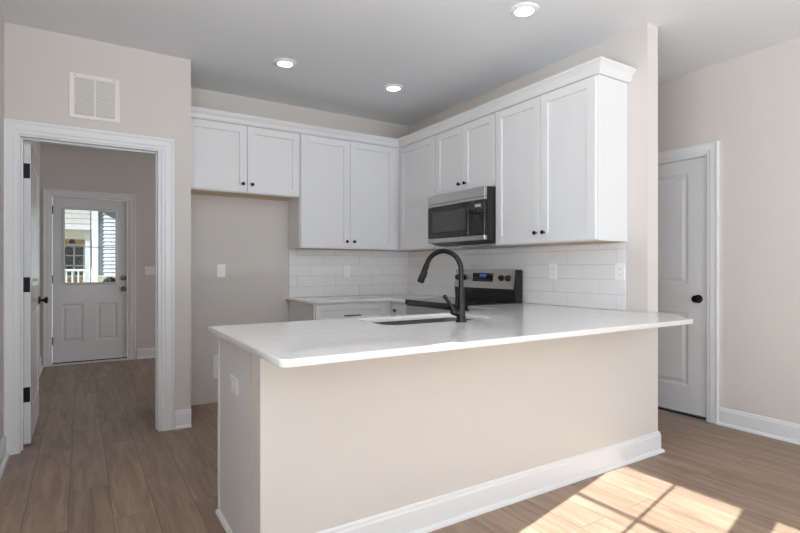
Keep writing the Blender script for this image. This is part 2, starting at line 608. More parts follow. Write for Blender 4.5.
def panel_slab(mp, u0, u1, v0, v1, th, panels, both=True, hole=None):
    """slab between w=0 and w=th; panels = rectangles sunk in both faces"""
    mb = MB()
    core = 0.008
    allr = panels + ([hole] if hole else [])
    us = sorted({u0, u1} | {r[0] for r in allr} | {r[1] for r in allr})
    vs = sorted({v0, v1} | {r[2] for r in allr} | {r[3] for r in allr})
    for i in range(len(us) - 1):
        for j in range(len(vs) - 1):
            cu, cv = (us[i] + us[i + 1]) / 2, (vs[j] + vs[j + 1]) / 2
            inside = next((r for r in allr if r[0] < cu < r[1] and r[2] < cv < r[3]), None)
            if inside is None:
                mb.pbox(mp, us[i], us[i + 1], vs[j], vs[j + 1], 0, th)
            elif inside is not hole:
                mb.pbox(mp, us[i], us[i + 1], vs[j], vs[j + 1], core, th - core)
    for (a, b, c, d) in panels:
        raised_panel(mb, mp, a, b, c, d, th)
        mp2 = lambda u, v, w: mp(u, v, th - w)
        raised_panel(mb, mp2, a, b, c, d, th)
    bmesh.ops.remove_doubles(mb.bm, verts=mb.bm.verts, dist=0.0002)
    return mb


def knob(name, base, axis, mat, parent, r=0.027, rose=0.032, length=0.062):
    k = MB()
    k.lathe(base, axis, [(rose, 0), (rose, 0.005), (rose * 0.85, 0.010), (0.012, 0.012), (0.010, length * 0.5), (r * 0.62, length * 0.58),
                         (r * 0.95, length * 0.72), (r, length * 0.82), (r * 0.86, length * 0.94), (r * 0.4, length), (0.0, length)], 28)
    return k.build(name, mat, parent, True)


# door_1: the open hall door, swung 90 degrees into the hall
D1X = -0.3225
d1 = thing('door_1', (D1X + 0.017, 4.19, 0.012), 'white panelled hall door standing open against the left hall wall', 'door', kind='structure')
mp = bX(D1X)
panel_slab(mp, 4.192, 5.0, 0.012, 2.03, 0.039, [(4.31, 4.885, 1.06, 1.91), (4.31, 4.885, 0.22, 0.90)]).build('slab', 'doorpaint', d1)
knob('door_knob', (D1X + 0.039, 4.935, 0.93), (1, 0, 0), 'black', d1)
knob('door_knob', (D1X, 4.935, 0.93), (-1, 0, 0), 'black', d1, length=0.055)
for z in (1.835, 1.075, 0.34):
    h = MB()
    h.box((D1X + 0.001, 4.1895, z - 0.05), (D1X + 0.035, 4.192, z + 0.05), 0.0012)
    h.tube([(D1X - 0.003, 4.186, z - 0.05), (D1X - 0.003, 4.186, z + 0.05)], 0.006, 12)
    h.build('hinge', 'black', d1, True)

# door_2: entry door with four-lite glass
d2 = thing('door_2', (0.11, 7.47, 0.03), 'white entry door with a four pane window at the hall end', 'door', kind='structure')
mp = fY(7.485)
GL = (-0.174, 0.384, 1.0, 1.912)
panel_slab(mp, EX0 + 0.024, EX1 - 0.024, 0.034, EZ - 0.022, 0.042, [(-0.2, 0.03, 0.275, 0.745), (0.165, 0.4, 0.275, 0.745)], hole=GL).build('slab', 'doorpaint', d2)
g = MB()
fr = [(0, 0.036), (0, 0.053), (0.012, 0.055), (0.022, 0.050), (0.03, 0.042), (0.03, 0.036)]
g.sweep(mp, [(GL[0] + 0.008, GL[2] + 0.008), (GL[0] + 0.008, GL[3] - 0.008), (GL[1] - 0.008, GL[3] - 0.008), (GL[1] - 0.008, GL[2] + 0.008), (GL[0] + 0.008, GL[2] + 0.008)], fr)
g.build('glazing_frame', 'doorpaint', d2)
gp = MB().pbox(mp, GL[0], GL[1], GL[2], GL[3], 0.018, 0.024).build('glass_pane', 'dim_glass', d2)
g = MB()
g.pbox(mp, 0.100, 0.109, GL[2] + 0.006, GL[3] - 0.006, 0.025, 0.031)
g.pbox(mp, GL[0] + 0.006, GL[1] - 0.006, 1.445, 1.454, 0.025, 0.031)
g.build('muntin', 'nickel', d2)
b = MB()
b.lathe((0.466, 7.443, 1.058), (0, -1, 0), [(0.032, 0), (0.032, 0.006), (0.026, 0.012), (0.022, 0.020), (0.010, 0.022), (0.0, 0.022)])
b.box((0.456, 7.414, 1.053), (0.476, 7.422, 1.063), 0.002)
b.build('deadbolt', 'nickel', d2, True)
knob('door_knob', (0.466, 7.443, 0.918), (0, -1, 0), 'nickel', d2)
for z in (1.89, 1.05, 0.30):
    MB().box((EX0 + 0.017, 7.423, z - 0.05), (EX0 + 0.029, 7.443, z + 0.05), 0.003).build('hinge', 'black', d2)
MB().box((EX0 + 0.024, 7.45, 0.020), (EX1 - 0.024, 7.48, 0.034)).build('door_sweep', 'rubber', d2)

# door_3: pantry door
d3 = thing('door_3', (XR + 0.04, (PDY0 + PDY1) / 2, 0.02), 'white two panel pantry door with a dark bronze knob', 'door', kind='structure')
mp = fX(XR + 0.052)
panel_slab(mp, PDY0 + 0.021, PDY1 - 0.021, 0.026, PDZ - 0.021, 0.035, [(PDY0 + 0.165, PDY1 - 0.165, 1.055, 1.945), (PDY0 + 0.165, PDY1 - 0.165, 0.235, 0.832)]).build('slab', 'doorpaint', d3)
knob('door_knob', (XR + 0.017, 2.13, 0.943), (-1, 0, 0), 'bronze', d3, r=0.029, rose=0.033)
MB().box((XR + 0.012, PDY0 + 0.0178, 0.912), (XR + 0.05, PDY0 + 0.0225, 0.972)).build('latch_plate', 'bronze', d3)
MB().box((XR + 0.02, PDY0 + 0.02, 0.0), (XR + 0.05, PDY1 - 0.02, 0.012)).build('threshold', 'rubber', d3)


# ------------------------------------------------------------------ windows
def side_window(name, y0, y1, label):
    f = MB()
    xg = XL - 0.06
    z0, z1 = WZ0, WZ1
    # outer frame
    f.box((XL - 0.13, y0 - 0.03, z0 - 0.03), (XL - 0.02, y0 - 0.001, z1 + 0.03))
    f.box((XL - 0.13, y1 + 0.001, z0 - 0.03), (XL - 0.02, y1 + 0.03, z1 + 0.03))
    f.box((XL - 0.13, y0 - 0.001, z1 + 0.001), (XL - 0.02, y1 + 0.001, z1 + 0.03))
    f.box((XL - 0.13, y0 - 0.001, z0 - 0.03), (XL - 0.02, y1 + 0.001, z0 - 0.001))
    zm = z1 - 0.71
    f.box((xg - 0.02, y0, zm - 0.03), (xg + 0.02, y1, zm + 0.01))      # meeting rail
    yc = (y0 + y1) / 2
    for a, b, zc in ((zm + 0.01, z1, z1 - 0.352), (z0, zm - 0.03, z0 + 0.34)):
        f.box((xg - 0.008, yc - 0.007, a), (xg + 0.008, yc + 0.007, b))
        f.box((xg - 0.008, y0, zc - 0.007), (xg + 0.008, yc - 0.007, zc + 0.007))
        f.box((xg - 0.008, yc + 0.007, zc - 0.007), (xg + 0.008, y1, zc + 0.007))
    o = struct(name, f, 'trim', label, 'window')
    MB().box((xg - 0.002, y0, z0), (xg + 0.002, y1, z1)).build('glass_pane', 'glass', o)
    s = MB().box((XL - 0.02, y0 - 0.05, z0 - 0.05), (XL + 0.03, y1 + 0.05, z0 - 0.028), 0.004)
    s.build('window_sill', 'trim', o)
    return o


side_window('window_1', WIN[0][0], WIN[0][1], 'white grid window in the left wall, the one nearer the hall')
side_window('window_2', WIN[1][0], WIN[1][1], 'white grid window in the left wall, the one beside the camera')
for i, (a, b) in enumerate(RW):
    f = MB()
    y0, y1 = YR - 0.12, YR - 0.04
    f.box((a, y0, 0.3), (a + 0.05, y1, 2.4))
    f.box((b - 0.05, y0, 0.3), (b, y1, 2.4))
    f.box((a + 0.05, y0, 2.35), (b - 0.05, y1, 2.4))
    f.box((a + 0.05, y0, 0.3), (b - 0.05, y1, 0.35))
    f.box(((a + b) / 2 - 0.03, y0, 0.35), ((a + b) / 2 + 0.03, y1, 2.35))
    o = struct('window_%d' % (i + 3), f, 'trim', ['wide white window behind the camera toward the left wall', 'wide white window behind the camera toward the right wall'][i], 'window')
    MB().box((a + 0.05, YR - 0.082, 0.35), (b - 0.05, YR - 0.078, 2.35)).build('glass_pane', 'glass', o)


# ------------------------------------------------------------------ cabinets
def shaker(mp, u0, u1, v0, v1, th=0.020, rail=0.062):
    d = MB()
    e = 0.0012
    d.pbox(mp, u0, u0 + rail, v0, v1, 0, th, e)
    d.pbox(mp, u1 - rail, u1, v0, v1, 0, th, e)
    d.pbox(mp, u0 + rail, u1 - rail, v0, v0 + rail, 0, th, e)
    d.pbox(mp, u0 + rail, u1 - rail, v1 - rail, v1, 0, th, e)
    d.pbox(mp, u0 + rail - 0.002, u1 - rail + 0.002, v0 + rail - 0.002, v1 - rail + 0.002, 0.002, th - 0.0115)
    return d


def cab_knob(mp, u, v, w, parent):
    k = MB()
    a, b = Vector(mp(u, v, w)), Vector(mp(u, v, w + 1))
    k.lathe(a, b - a, [(0.0075, 0), (0.006, 0.006), (0.006, 0.013), (0.0125, 0.018), (0.0145, 0.023), (0.0125, 0.028), (0.006, 0.030), (0.0, 0.030)], 18)
    return k.build('knob', 'black', parent, True)


def pull(mp, u, v, w, parent, half=0.065):
    k = MB()
    P = lambda uu, ww: mp(uu, v, ww)
    k.tube([P(u - half - 0.015, w + 0.028), P(u + half + 0.015, w + 0.028)], 0.0052, 12)
    for s in (-1, 1):
        k.tube([P(u + s * half, w), P(u + s * half, w + 0.028)], 0.0045, 10)
    return k.build('handle', 'black', parent, True)


def wall_cabinet(mp, u0, u1, v0, v1, depth, label, doors, knobs, base_loc, name='wall_cabinet'):
    """mp: the plane of the cabinet's front frame, w<0 goes back to the wall"""
    root = thing(name, base_loc, label, 'cabinet', 'white upper cabinets')
    b = MB()
    b.pbox(mp, u0, u1, v0 + 0.004, v1, -depth + 0.001, 0, 0.001)
    # scribe lip: the sides and frame run a little below the raw underside
    b.pbox(mp, u0, u0 + 0.016, v0, v0 + 0.004, -depth + 0.001, 0)
    b.pbox(mp, u1 - 0.016, u1, v0, v0 + 0.004, -depth + 0.001, 0)
    b.pbox(mp, u0 + 0.016, u1 - 0.016, v0, v0 + 0.004, -0.018, 0)
    b.build('body', 'cabinet', root)
    MB().pbox(mp, u0 + 0.017, u1 - 0.017, v0 + 0.0012, v0 + 0.0038, -depth + 0.002, -0.019).build('bottom_panel', 'rawwood', root)
    for (a, c), (ku, kv) in zip(doors, knobs):
        d = shaker(mp, a, c, v0 + 0.006, v1 - 0.006).build('door', 'cabinet', root)
        # lift the door off the frame by a hair
        if ku:
            cab_knob(mp, ku, kv, 0.020, d)
    return root


YF = 4.356    # frame plane of the back run
XF = 2.740    # frame plane of the stove run
UT = 2.398
mpB, mpS = fY(YF), fX(XF)
dB, dS = YB - YF - 0.002, XS - XF - 0.002
wall_cabinet(mpB, XA + 0.002, 1.668, 1.823, UT, dB, 'short white two door cabinet above the empty fridge space',
             [(XA + 0.012, 1.1955), (1.1995, 1.660)], [(1.158, 1.897), (1.236, 1.897)], (1.18, YB, 1.823))
wall_cabinet(mpB, 1.670, XF - 0.002, 1.368, UT, dB, 'tall white two door cabinet on the back wall beside the fridge space',
             [(1.678, 2.1665), (2.1705, 2.664)], [(2.130, 1.437), (2.206, 1.437)], (2.2, YB, 1.368))
wall_cabinet(mpS, 3.728, YB - 0.002, 1.362, UT, dS, 'tall white single door cabinet in the corner, left of the microwave',
             [(3.734, YF - 0.028)], [(None, None)], (XS, 4.2, 1.362))
wall_cabinet(mpS, 2.940, 3.726, 1.822, UT, dS, 'short white two door cabinet right above the microwave',
             [(2.946, 3.3285), (3.3325, 3.720)], [(3.292, 1.896), (3.368, 1.896)], (XS, 3.33, 1.822))
wall_cabinet(mpS, 2.022, 2.938, 1.360, UT, dS, 'tall white two door cabinet at the open end, right of the microwave',
             [(2.034, 2.478), (2.482, 2.930)], [(2.444, 1.434), (2.518, 1.434)], (XS, 2.48, 1.36))

CROWN = [(0.0, 2.399), (0.023, 2.399), (0.025, 2.405), (0.031, 2.410), (0.040, 2.432), (0.058, 2.452), (0.064, 2.453), (0.066, 2.460), (0.074, 2.463), (0.076, 2.476), (0.0, 2.476)]
cr = MB().sweep(UP(0), [(XS - 0.002, 2.021), (XF, 2.021), (XF, YF), (XA + 0.002, YF)][::-1], [(-d * 0.8, h) for d, h in CROWN])
tag(cr.build('crown_molding', 'cabinet'), 'white crown molding running along the top of the upper cabinets', 'molding', kind='thing')


# base cabinets --------------------------------------------------------------
def base_cabinet(mp, u0, u1, depth, label, base_loc, fronts, zt=CT - 0.027, toe=0.1, panel_left=False):
    root = thing('base_cabinet', base_loc, label, 'cabinet', 'white base cabinets')
    b = MB()
    t = 0.018
    D = -depth
    b.pbox(mp, u0, u0 + t, 0.0, zt, D, 0)
    b.pbox(mp, u1 - t, u1, 0.0, zt, D, 0)
    b.pbox(mp, u0 + t, u1 - t, toe, toe + t, D, -0.002)
    b.pbox(mp, u0 + t, u1 - t, toe + t, zt, D, D + 0.012)
    b.pbox(mp, u0 + t, u1 - t, toe + t, zt, -0.014, 0)
    b.pbox(mp, u0 + t, u1 - t, 0.0, toe, -0.075, -0.06)
    b.build('body', 'cabinet', root)
    for kind, a, c, z0, z1, ku, kv in fronts:
        if kind == 'drawer':
            d = shaker(mp, a, c, z0, z1, rail=0.045).build('drawer', 'cabinet', root)
            pull(mp, ku, kv, 0.020, d)
        else:
            d = shaker(mp, a, c, z0, z1).build('door', 'cabinet', root)
            cab_knob(mp, ku, kv, 0.020, d)
    return root


YBF = 4.045
mpb = fY(YBF)
base_cabinet(mpb, 1.678, 2.448, YB - YBF - 0.002, 'white base cabinet with a drawer under the short back counter', (2.05, YB, 0),
             [('drawer', 1.69, 2.365, 0.705, 0.862, 2.025, 0.77), ('door', 1.69, 2.0255, 0.115, 0.695, 1.99, 0.63), ('door', 2.0295, 2.365, 0.115, 0.695, 2.105, 0.63)])
XBF = 2.45
mps = fX(XBF)
base_cabinet(mps, 3.712, YBF - 0.003, XS - XBF - 0.002, 'narrow white base cabinet tucked in the corner left of the range', (XS, 3.87, 0),
             [('door', 3.722, 3.965, 0.115, 0.862, 3.925, 0.80)])
base_cabinet(mps, 2.59, 2.92, XS - XBF - 0.002, 'narrow white base cabinet between the range and the peninsula', (XS, 2.75, 0),
             [('door', 2.61, 2.91, 0.115, 0.862, 2.87, 0.80)])
YPB = 2.562   # kitchen-side front of the peninsula cabinets
mpp = bY(YPB)
dep = YPB - (YE + 0.115) - 0.002
end_cab = base_cabinet(mpp, PX0, 1.17, dep, 'white base cabinet at the free end of the peninsula, its side panel showing', (0.87, 2.1, 0),
             [('drawer', 0.58, 1.16, 0.705, 0.862, 0.87, 0.785), ('door', 0.58, 0.868, 0.115, 0.695, 0.83, 0.63), ('door', 0.872, 1.16, 0.115, 0.695, 0.91, 0.63)])
MB().box((PX0 - 0.006, YPB - 0.022, 0.0), (PX0, YPB, CT - 0.028), 0.001).build('corner_trim', 'cabinet', end_cab)
base_cabinet(mpp, 1.172, 2.10, dep, 'white base cabinet of the peninsula that holds the sink', (1.63, 2.1, 0),
             [('door', 1.182, 1.634, 0.115, 0.862, 1.6, 0.79), ('door', 1.638, 2.09, 0.115, 0.862, 1.67, 0.79)])
base_cabinet(mpp, 2.102, 3.04, dep, 'white base cabinet in the corner between the peninsula and the range', (2.55, 2.1, 0),
             [('drawer', 2.112, 2.415, 0.705, 0.862, 2.26, 0.785), ('door', 2.112, 2.415, 0.115, 0.695, 2.15, 0.63)])


# countertops ------------------------------------------------------------------
def slab(name, outer, holes, z1, th, mat, bevel=0.003):
    cu = bpy.data.curves.new('outline', 'CURVE')
    cu.dimensions = '2D'
    cu.fill_mode = 'BOTH'
    cu.extrude = th / 2 - bevel
    cu.bevel_depth = bevel
    cu.bevel_resolution = 1
    cu.offset = -bevel
    for loop in [outer] + holes:
        sp = cu.splines.new('POLY')
        sp.points.add(len(loop) - 1)
        for p, q in zip(sp.points, loop):
            p.co = (q[0], q[1], 0, 1)
        sp.use_cyclic_u = True
    co = bpy.data.objects.new('outline', cu)
    COL.objects.link(co)
    dg = bpy.context.evaluated_depsgraph_get()
    me = bpy.data.meshes.new_from_object(co.evaluated_get(dg))
    bpy.data.objects.remove(co)
    bpy.data.curves.remove(cu)
    me.name = name
    me.transform(Matrix.Translation((0, 0, z1 - th / 2)))
    me.materials.clear()
    me.materials.append(M[mat])
    o = bpy.data.objects.new(name, me)
    COL.objects.link(o)
    return o


def arc(cx, cy, r, a0, a1, n=8):
    return [(cx + r * math.cos(math.radians(a0 + (a1 - a0) * i / n)), cy + r * math.sin(math.radians(a0 + (a1 - a0) * i / n))) for i in range(n + 1)]


def rrect(x0, x1, y0, y1, r, n=8):
    return arc(x1 - r, y0 + r, r, -90, 0, n) + arc(x1 - r, y1 - r, r, 0, 90, n) + arc(x0 + r, y1 - r, r, 90, 180, n) + arc(x0 + r, y0 + r, r, 180, 270, n)


CTH = 0.026
SK = (1.272, 1.975, 2.128, 2.495)
CF, CL = 1.506, 0.520
outer = arc(CL + 0.03, CF + 0.03, 0.03, 180, 270) + [(2.857, CF), (2.873, CF + 0.012), (XS2 + 0.004, YE - 0.002), (XS - 0.001, YE - 0.002), (XS - 0.001, 2.922), (2.435, 2.922), (2.435, YPB + 0.01), (CL, YPB + 0.01)]
pc = slab('countertop', outer, [rrect(*SK, 0.075)[::-1]], CT, CTH, 'quartz')
tag(pc, 'big white quartz worktop on the peninsula with the sink cut into it', 'countertop', 'white quartz countertops')
bc = slab('countertop', [(1.652, 4.018), (2.425, 4.018), (2.425, 3.708), (XS - 0.001, 3.708), (XS - 0.001, YB - 0.001), (1.652, YB - 0.001)], [], CT, CTH, 'quartz')
tag(bc, 'short white quartz worktop in the corner below the tiled back wall', 'countertop', 'white quartz countertops')

# sink -----------------------------------------------------------------------
sk = thing('kitchen_sink', (1.62, 2.31, 0.66), 'undermount stainless sink set in the peninsula worktop beside the faucet', 'sink')
s = MB()
top = CT - CTH - 0.0005
ro, rb = rrect(SK[0] - 0.006, SK[1] + 0.006, SK[2] - 0.006, SK[3] + 0.006, 0.075), rrect(SK[0] + 0.012, SK[1] - 0.012, SK[2] + 0.012, SK[3] - 0.012, 0.07)
rf = rrect(SK[0] - 0.022, SK[1] + 0.022, SK[2] - 0.02, SK[3] + 0.02, 0.09)
zb = 0.665
loops = [([s.bm.verts.new((x, y, top)) for x, y in rf]), ([s.bm.verts.new((x, y, top)) for x, y in ro]), ([s.bm.verts.new((x, y, zb + 0.03)) for x, y in rb]),
         ([s.bm.verts.new((x * 0.94 + 1.62 * 0.06, y * 0.94 + 2.31 * 0.06, zb)) for x, y in rb])]
for A, B in zip(loops[:-1], loops[1:]):
    for i in range(len(A)):
        j = (i + 1) % len(A)
        s.bm.faces.new((A[i], B[i], B[j], A[j]))
s.bm.faces.new(loops[-1])
bmesh.ops.recalc_face_normals(s.bm, faces=s.bm.faces[:])
bmesh.ops.solidify(s.bm, geom=s.bm.faces[:], thickness=0.0015)
s.build('basin', 'darksteel', sk, True)
MB().lathe((1.62, 2.31, zb - 0.002), (0, 0, 1), [(0.045, 0), (0.045, 0.004), (0.036, 0.004), (0.03, 0.001), (0.0, 0.001)]).build('drain', 'nickel', sk, True)

# faucet ----------------------------------------------------------------------
fx, fy = 1.684, 2.075
fa = thing('kitchen_faucet', (fx, fy, CT), 'dark gooseneck pull-down faucet standing on the peninsula worktop', 'faucet')
MB().lathe((fx, fy, CT), (0, 0, 1), [(0.029, 0), (0.029, 0.006), (0.026, 0.012), (0.0235, 0.03), (0.0215, 0.075), (0.019, 0.13), (0.0165, 0.165), (0.0165, 0.17), (0.0, 0.17)]).build('base', 'faucet', fa, True)
dv = Vector((-0.44, 0.90, 0)).normalized()
R, zc = 0.105, CT + 0.268
c0 = Vector((fx, fy, 0)) + dv * R
pts = [Vector((fx, fy, CT + 0.165)), Vector((fx, fy, CT + 0.22))]
for i in range(17):
    a = math.radians(180 - 162 * i / 16)
    pts.append(Vector((c0.x + dv.x * R * math.cos(a), c0.y + dv.y * R * math.cos(a), zc + R * math.sin(a))))
MB().tube(pts, 0.0135, 18).build('spout', 'faucet', fa, True)
e0 = pts[-1]
tdir = (pts[-1] - pts[-2]).normalized()
h = MB().tube([e0 - tdir * 0.004, e0 + tdir * 0.004, e0 + tdir * 0.05, e0 + tdir * 0.085, e0 + tdir * 0.1, e0 + tdir * 0.104], [0.0145, 0.0155, 0.0165, 0.0195, 0.0195, 0.017], 18)
sh = h.build('spray_head', 'faucet', fa, True)
side = Vector((-0.846, 0.1, 0.0)).normalized()
bt = e0 + tdir * 0.062 - dv * 0.017
bq = MB().tube([bt - tdir * 0.02, bt - tdir * 0.014, bt + tdir * 0.014, bt + tdir * 0.02], [0.004, 0.007, 0.007, 0.004], 12)
bq.build('spray_button', 'blackplastic', sh, True)
ls = Vector((-0.9, 0.15, 0)).normalized()
hb = Vector((fx, fy, CT + 0.045))
lv = MB()
lv.tube([hb, hb + ls * 0.035 + Vector((0, 0, 0.006)), hb + ls * 0.058 + Vector((0, 0, 0.012))], [0.0165, 0.0185, 0.0145], 18)
a0 = hb + ls * 0.040 + Vector((0, 0, 0.010))
lv.tube([a0, a0 + ls * 0.014 + Vector((0, 0, 0.022)), a0 + ls * 0.042 + Vector((0, 0, 0.062)), a0 + ls * 0.056 + Vector((0, 0, 0.080)), a0 + ls * 0.061 + Vector((0, 0, 0.088))], [0.015, 0.0115, 0.0085, 0.0115, 0.007], 14)
lv.build('lever_handle', 'faucet', fa, True)


# tile backsplash ---------------------------------------------------------------
def backsplash(mp, u0, u1, v0, v1, label, shift=0.0, flip=False, keep=None):
    t = MB()
    th = 0.009
    rh, tw, gp = 0.1016, 0.4064, 0.0030
    t.pbox(mp, u0, u1, v0, v1, 0.0005, th - 0.0022, 0, 1)
    row = 0
    vb = v0
    # third-bond stagger
    while vb < v1 - 0.004:
        vt = min(vb + rh, v1)
        ua = shift + 0.1355 * (row % 3) - tw * 12
        ua += tw * math.floor((u0 - ua) / tw)
        while ua < u1:
            a, b = max(ua, u0), min(ua + tw, u1)
            if b - a > 0.006:
                t.pbox(mp, a + gp / 2, b - gp / 2, vb + gp / 2, vt - gp / 2, 0.001, th + random.uniform(-0.0002, 0.0002), 0.0011)
            ua += tw
        vb += rh
        row += 1
    o = t.build('tile_backsplash', ['tile', 'grout'])
    return tag(o, label, 'backsplash', 'white tile backsplash')


backsplash(fY(YB), 1.678, XS - 0.010, CT + 0.001, 1.367, 'white tile backsplash on the back wall under the tall corner cabinet', 2.03)
backsplash(fX(XS), 2.03, YB - 0.0005, CT + 0.001, 1.359, 'white tile backsplash on the stove wall behind the range', 2.10)

# ------------------------------------------------------------------ range
RY0, RY1 = 2.930, 3.698
rg = thing('kitchen_range', (2.72, (RY0 + RY1) / 2, 0), 'black and stainless electric range standing against the tiled stove wall', 'range')
MB().box((2.42, RY0, 0.03), (3.02, RY1, 0.885), 0.003).build('body', 'blackplastic', rg)
o = MB().box((2.385, RY0 + 0.004, 0.19), (2.418, RY1 - 0.004, 0.755), 0.004).build('oven_door', 'steel', rg)
MB().box((2.381, RY0 + 0.12, 0.30), (2.386, RY1 - 0.12, 0.62), 0.002).build('oven_window', 'blackglass', o)
hd = MB()
hd.tube([(2.345, RY0 + 0.06, 0.70), (2.345, RY1 - 0.06, 0.70)], 0.011, 14)
for y in (RY0 + 0.09, RY1 - 0.09):
    hd.tube([(2.386, y, 0.70), (2.345, y, 0.70)], 0.008, 10)
hd.build('handle', 'steel', o, True)
MB().box((2.39, RY0 + 0.004, 0.05), (2.418, RY1 - 0.004, 0.183), 0.004).build('drawer', 'steel', rg)
MB().box((2.388, RY0 + 0.002, 0.762), (2.418, RY1 - 0.002, 0.868), 0.004).build('front_panel', 'steel', rg)
ck = MB()
ck.box((2.378, RY0, 0.872), (2.94, RY1, 0.915), 0.004, 0)
ckb = ck.build('cooktop', 'blackglass', rg)
for (x, y, r) in ((2.53, 3.12, 0.105), (2.53, 3.50, 0.08), (2.78, 3.12, 0.08), (2.78, 3.50, 0.105)):
    MB().lathe((x, y, 0.9149), (0, 0, 1), [(r, 0), (r, 0.0005), (r - 0.003, 0.0005), (r - 0.003, 0.0)], 40).build('burner_ring', 'grey_button', ckb)
# backguard: black sloped riser, stainless control face, black caps
bg = MB()
xs0, xs1 = 2.922, 3.008
bg.hull([(xs0 + 0.012, RY0, 0.90), (xs1, RY0, 0.90), (xs1, RY0, 1.172), (xs0 + 0.022, RY0, 1.172), (xs0 + 0.002, RY0, 1.02)],
        [(xs0 + 0.012, RY1, 0.90), (xs1, RY1, 0.90), (xs1, RY1, 1.172), (xs0 + 0.022, RY1, 1.172), (xs0 + 0.002, RY1, 1.02)])
bgo = bg.build('backguard', 'blackplastic', rg)
cp = MB()
cp.hull([(xs0 - 0.006, RY0 + 0.012, 1.015), (xs0 + 0.004, RY0 + 0.012, 1.015), (xs0 + 0.024, RY0 + 0.012, 1.170), (xs0 + 0.03, RY0 + 0.012, 1.178), (xs0 + 0.015, RY0 + 0.012, 1.178)],
        [(xs0 - 0.006, RY1 - 0.012, 1.015), (xs0 + 0.004, RY1 - 0.012, 1.015), (xs0 + 0.024, RY1 - 0.012, 1.170), (xs0 + 0.03, RY1 - 0.012, 1.178), (xs0 + 0.015, RY1 - 0.012, 1.178)])
cpo = cp.build('control_panel', 'steel', rg)
ax = Vector((-1, 0, 0.13)).normalized()


def panel_pt(y, z):
    return Vector((xs0 - 0.006 + (z - 1.015) / (1.178 - 1.015) * 0.021, y, z))


dp = MB()
P = [panel_pt(3.185, 1.070), panel_pt(3.445, 1.070), panel_pt(3.445, 1.144), panel_pt(3.185, 1.144)]
dp.hull([p - ax * 0.002 for p in P], [p + ax * 0.0015 for p in P])
dpo = dp.build('display', 'blackglass', cpo)
dg = MB()
for k, y in enumerate((3.345, 3.325, 3.298, 3.278)):
    for z in (1.108, 1.120, 1.132):
        q = panel_pt(y, z) + ax * 0.0015
        dg.box(q - Vector((0.0006, 0.006, 0.0012)), q + Vector((0.0002, 0.006, 0.0012)))
    for s_ in (-0.006, 0.006):
        q = panel_pt(y + s_, 1.120) + ax * 0.0015
        dg.box(q - Vector((0.0006, 0.0010, 0.011)), q + Vector((0.0002, 0.0010, 0.011)))
dg.build('display_digits', 'digit', dpo)
kb = MB()
for r_ in range(2):
    for k in range(8):
        y = 3.205 + k * 0.031
        if 3.26 < y < 3.37 and r_ == 1:
            continue
        q = panel_pt(y, 1.082 + r_ * 0.02) + ax * 0.0015
        kb.box(q - Vector((0.0005, 0.006, 0.003)), q + Vector((0.0002, 0.006, 0.003)))
kb.build('display_keys', 'grey_button', dpo)
for y in (3.652, 3.56, 3.085, 3.005):
    k = MB()
    k.lathe(panel_pt(y, 1.103), ax, [(0.026, 0), (0.026, 0.004), (0.021, 0.006), (0.018, 0.022), (0.016, 0.024), (0.0, 0.024)], 24)
    q = panel_pt(y, 1.103) + ax * 0.024
    k.box(q + Vector((-0.006, -0.004, -0.019)), q + Vector((0.0, 0.004, 0.019)), 0.001)
    k.build('control_knob', 'blackplastic', cpo, True)

# ------------------------------------------------------------------ microwave
MX, MY0, MY1, MZ0, MZ1 = 2.615, 2.938, 3.690, 1.404, 1.816
mw = thing('microwave', (2.85, (MY0 + MY1) / 2, MZ0), 'black and stainless over-the-range microwave hung between white cabinets', 'microwave')
bd = MB()
pr = lambda y: [(MX + 0.03, y, MZ0), (MX + 0.13, y, 1.382), (XS - 0.012, y, 1.378), (XS - 0.012, y, MZ1), (MX + 0.03, y, MZ1)]
bd.hull(pr(MY0), pr(MY1))
bd.build('body', 'blackplastic', mw)
mpm = fX(MX + 0.03)
MB().pbox(mpm, MY0 + 0.004, MY1, 1.742, MZ1, 0, 0.03, 0.002).build('top_grille', 'steel', mw)
MB().pbox(mpm, MY0 + 0.004, MY1, 1.716, 1.739, 0, 0.031, 0.002).build('door_lip', 'steel', mw)
dr = MB()
dr.pbox(mpm, 3.135, MY1, 1.445, 1.713, 0, 0.029, 0.003)
dro = dr.build('door', 'blackglass', mw)
MB().pbox(mpm, 3.165, 3.625, 1.495, 1.668, 0.0285, 0.0300, 0.0005).build('door_window', 'window_glass', dro)
cpn = MB().pbox(mpm, MY0 + 0.004, 3.133, 1.445, 1.713, 0, 0.029, 0.003).build('control_panel', 'blackglass', mw)
MB().pbox(mpm, 2.985, 3.055, 1.662, 1.685, 0.0287, 0.0298).build('display', 'badge', cpn)
for r_ in range(7):
    for c_ in range(3):
        MB().pbox(mpm, 2.972 + c_ * 0.038, 2.986 + c_ * 0.038, 1.480 + r_ * 0.023, 1.486 + r_ * 0.023, 0.0287, 0.0293).build('key', 'grey_button', cpn)
MB().pbox(mpm, MY0 + 0.004, MY1, MZ0, 1.442, 0, 0.031, 0.003).build('bottom_trim', 'steel', mw)
MB().pbox(mpm, MY0 + 0.004, MY1, 1.7392, 1.7418, 0.0, 0.026).build('vent_gap', 'blackplastic', mw)
MB().box((MX + 0.14, MY0 + 0.05, 1.372), (XS - 0.05, MY1 - 0.05, 1.3805), 0.002).build('underside_filter', 'steel', mw)


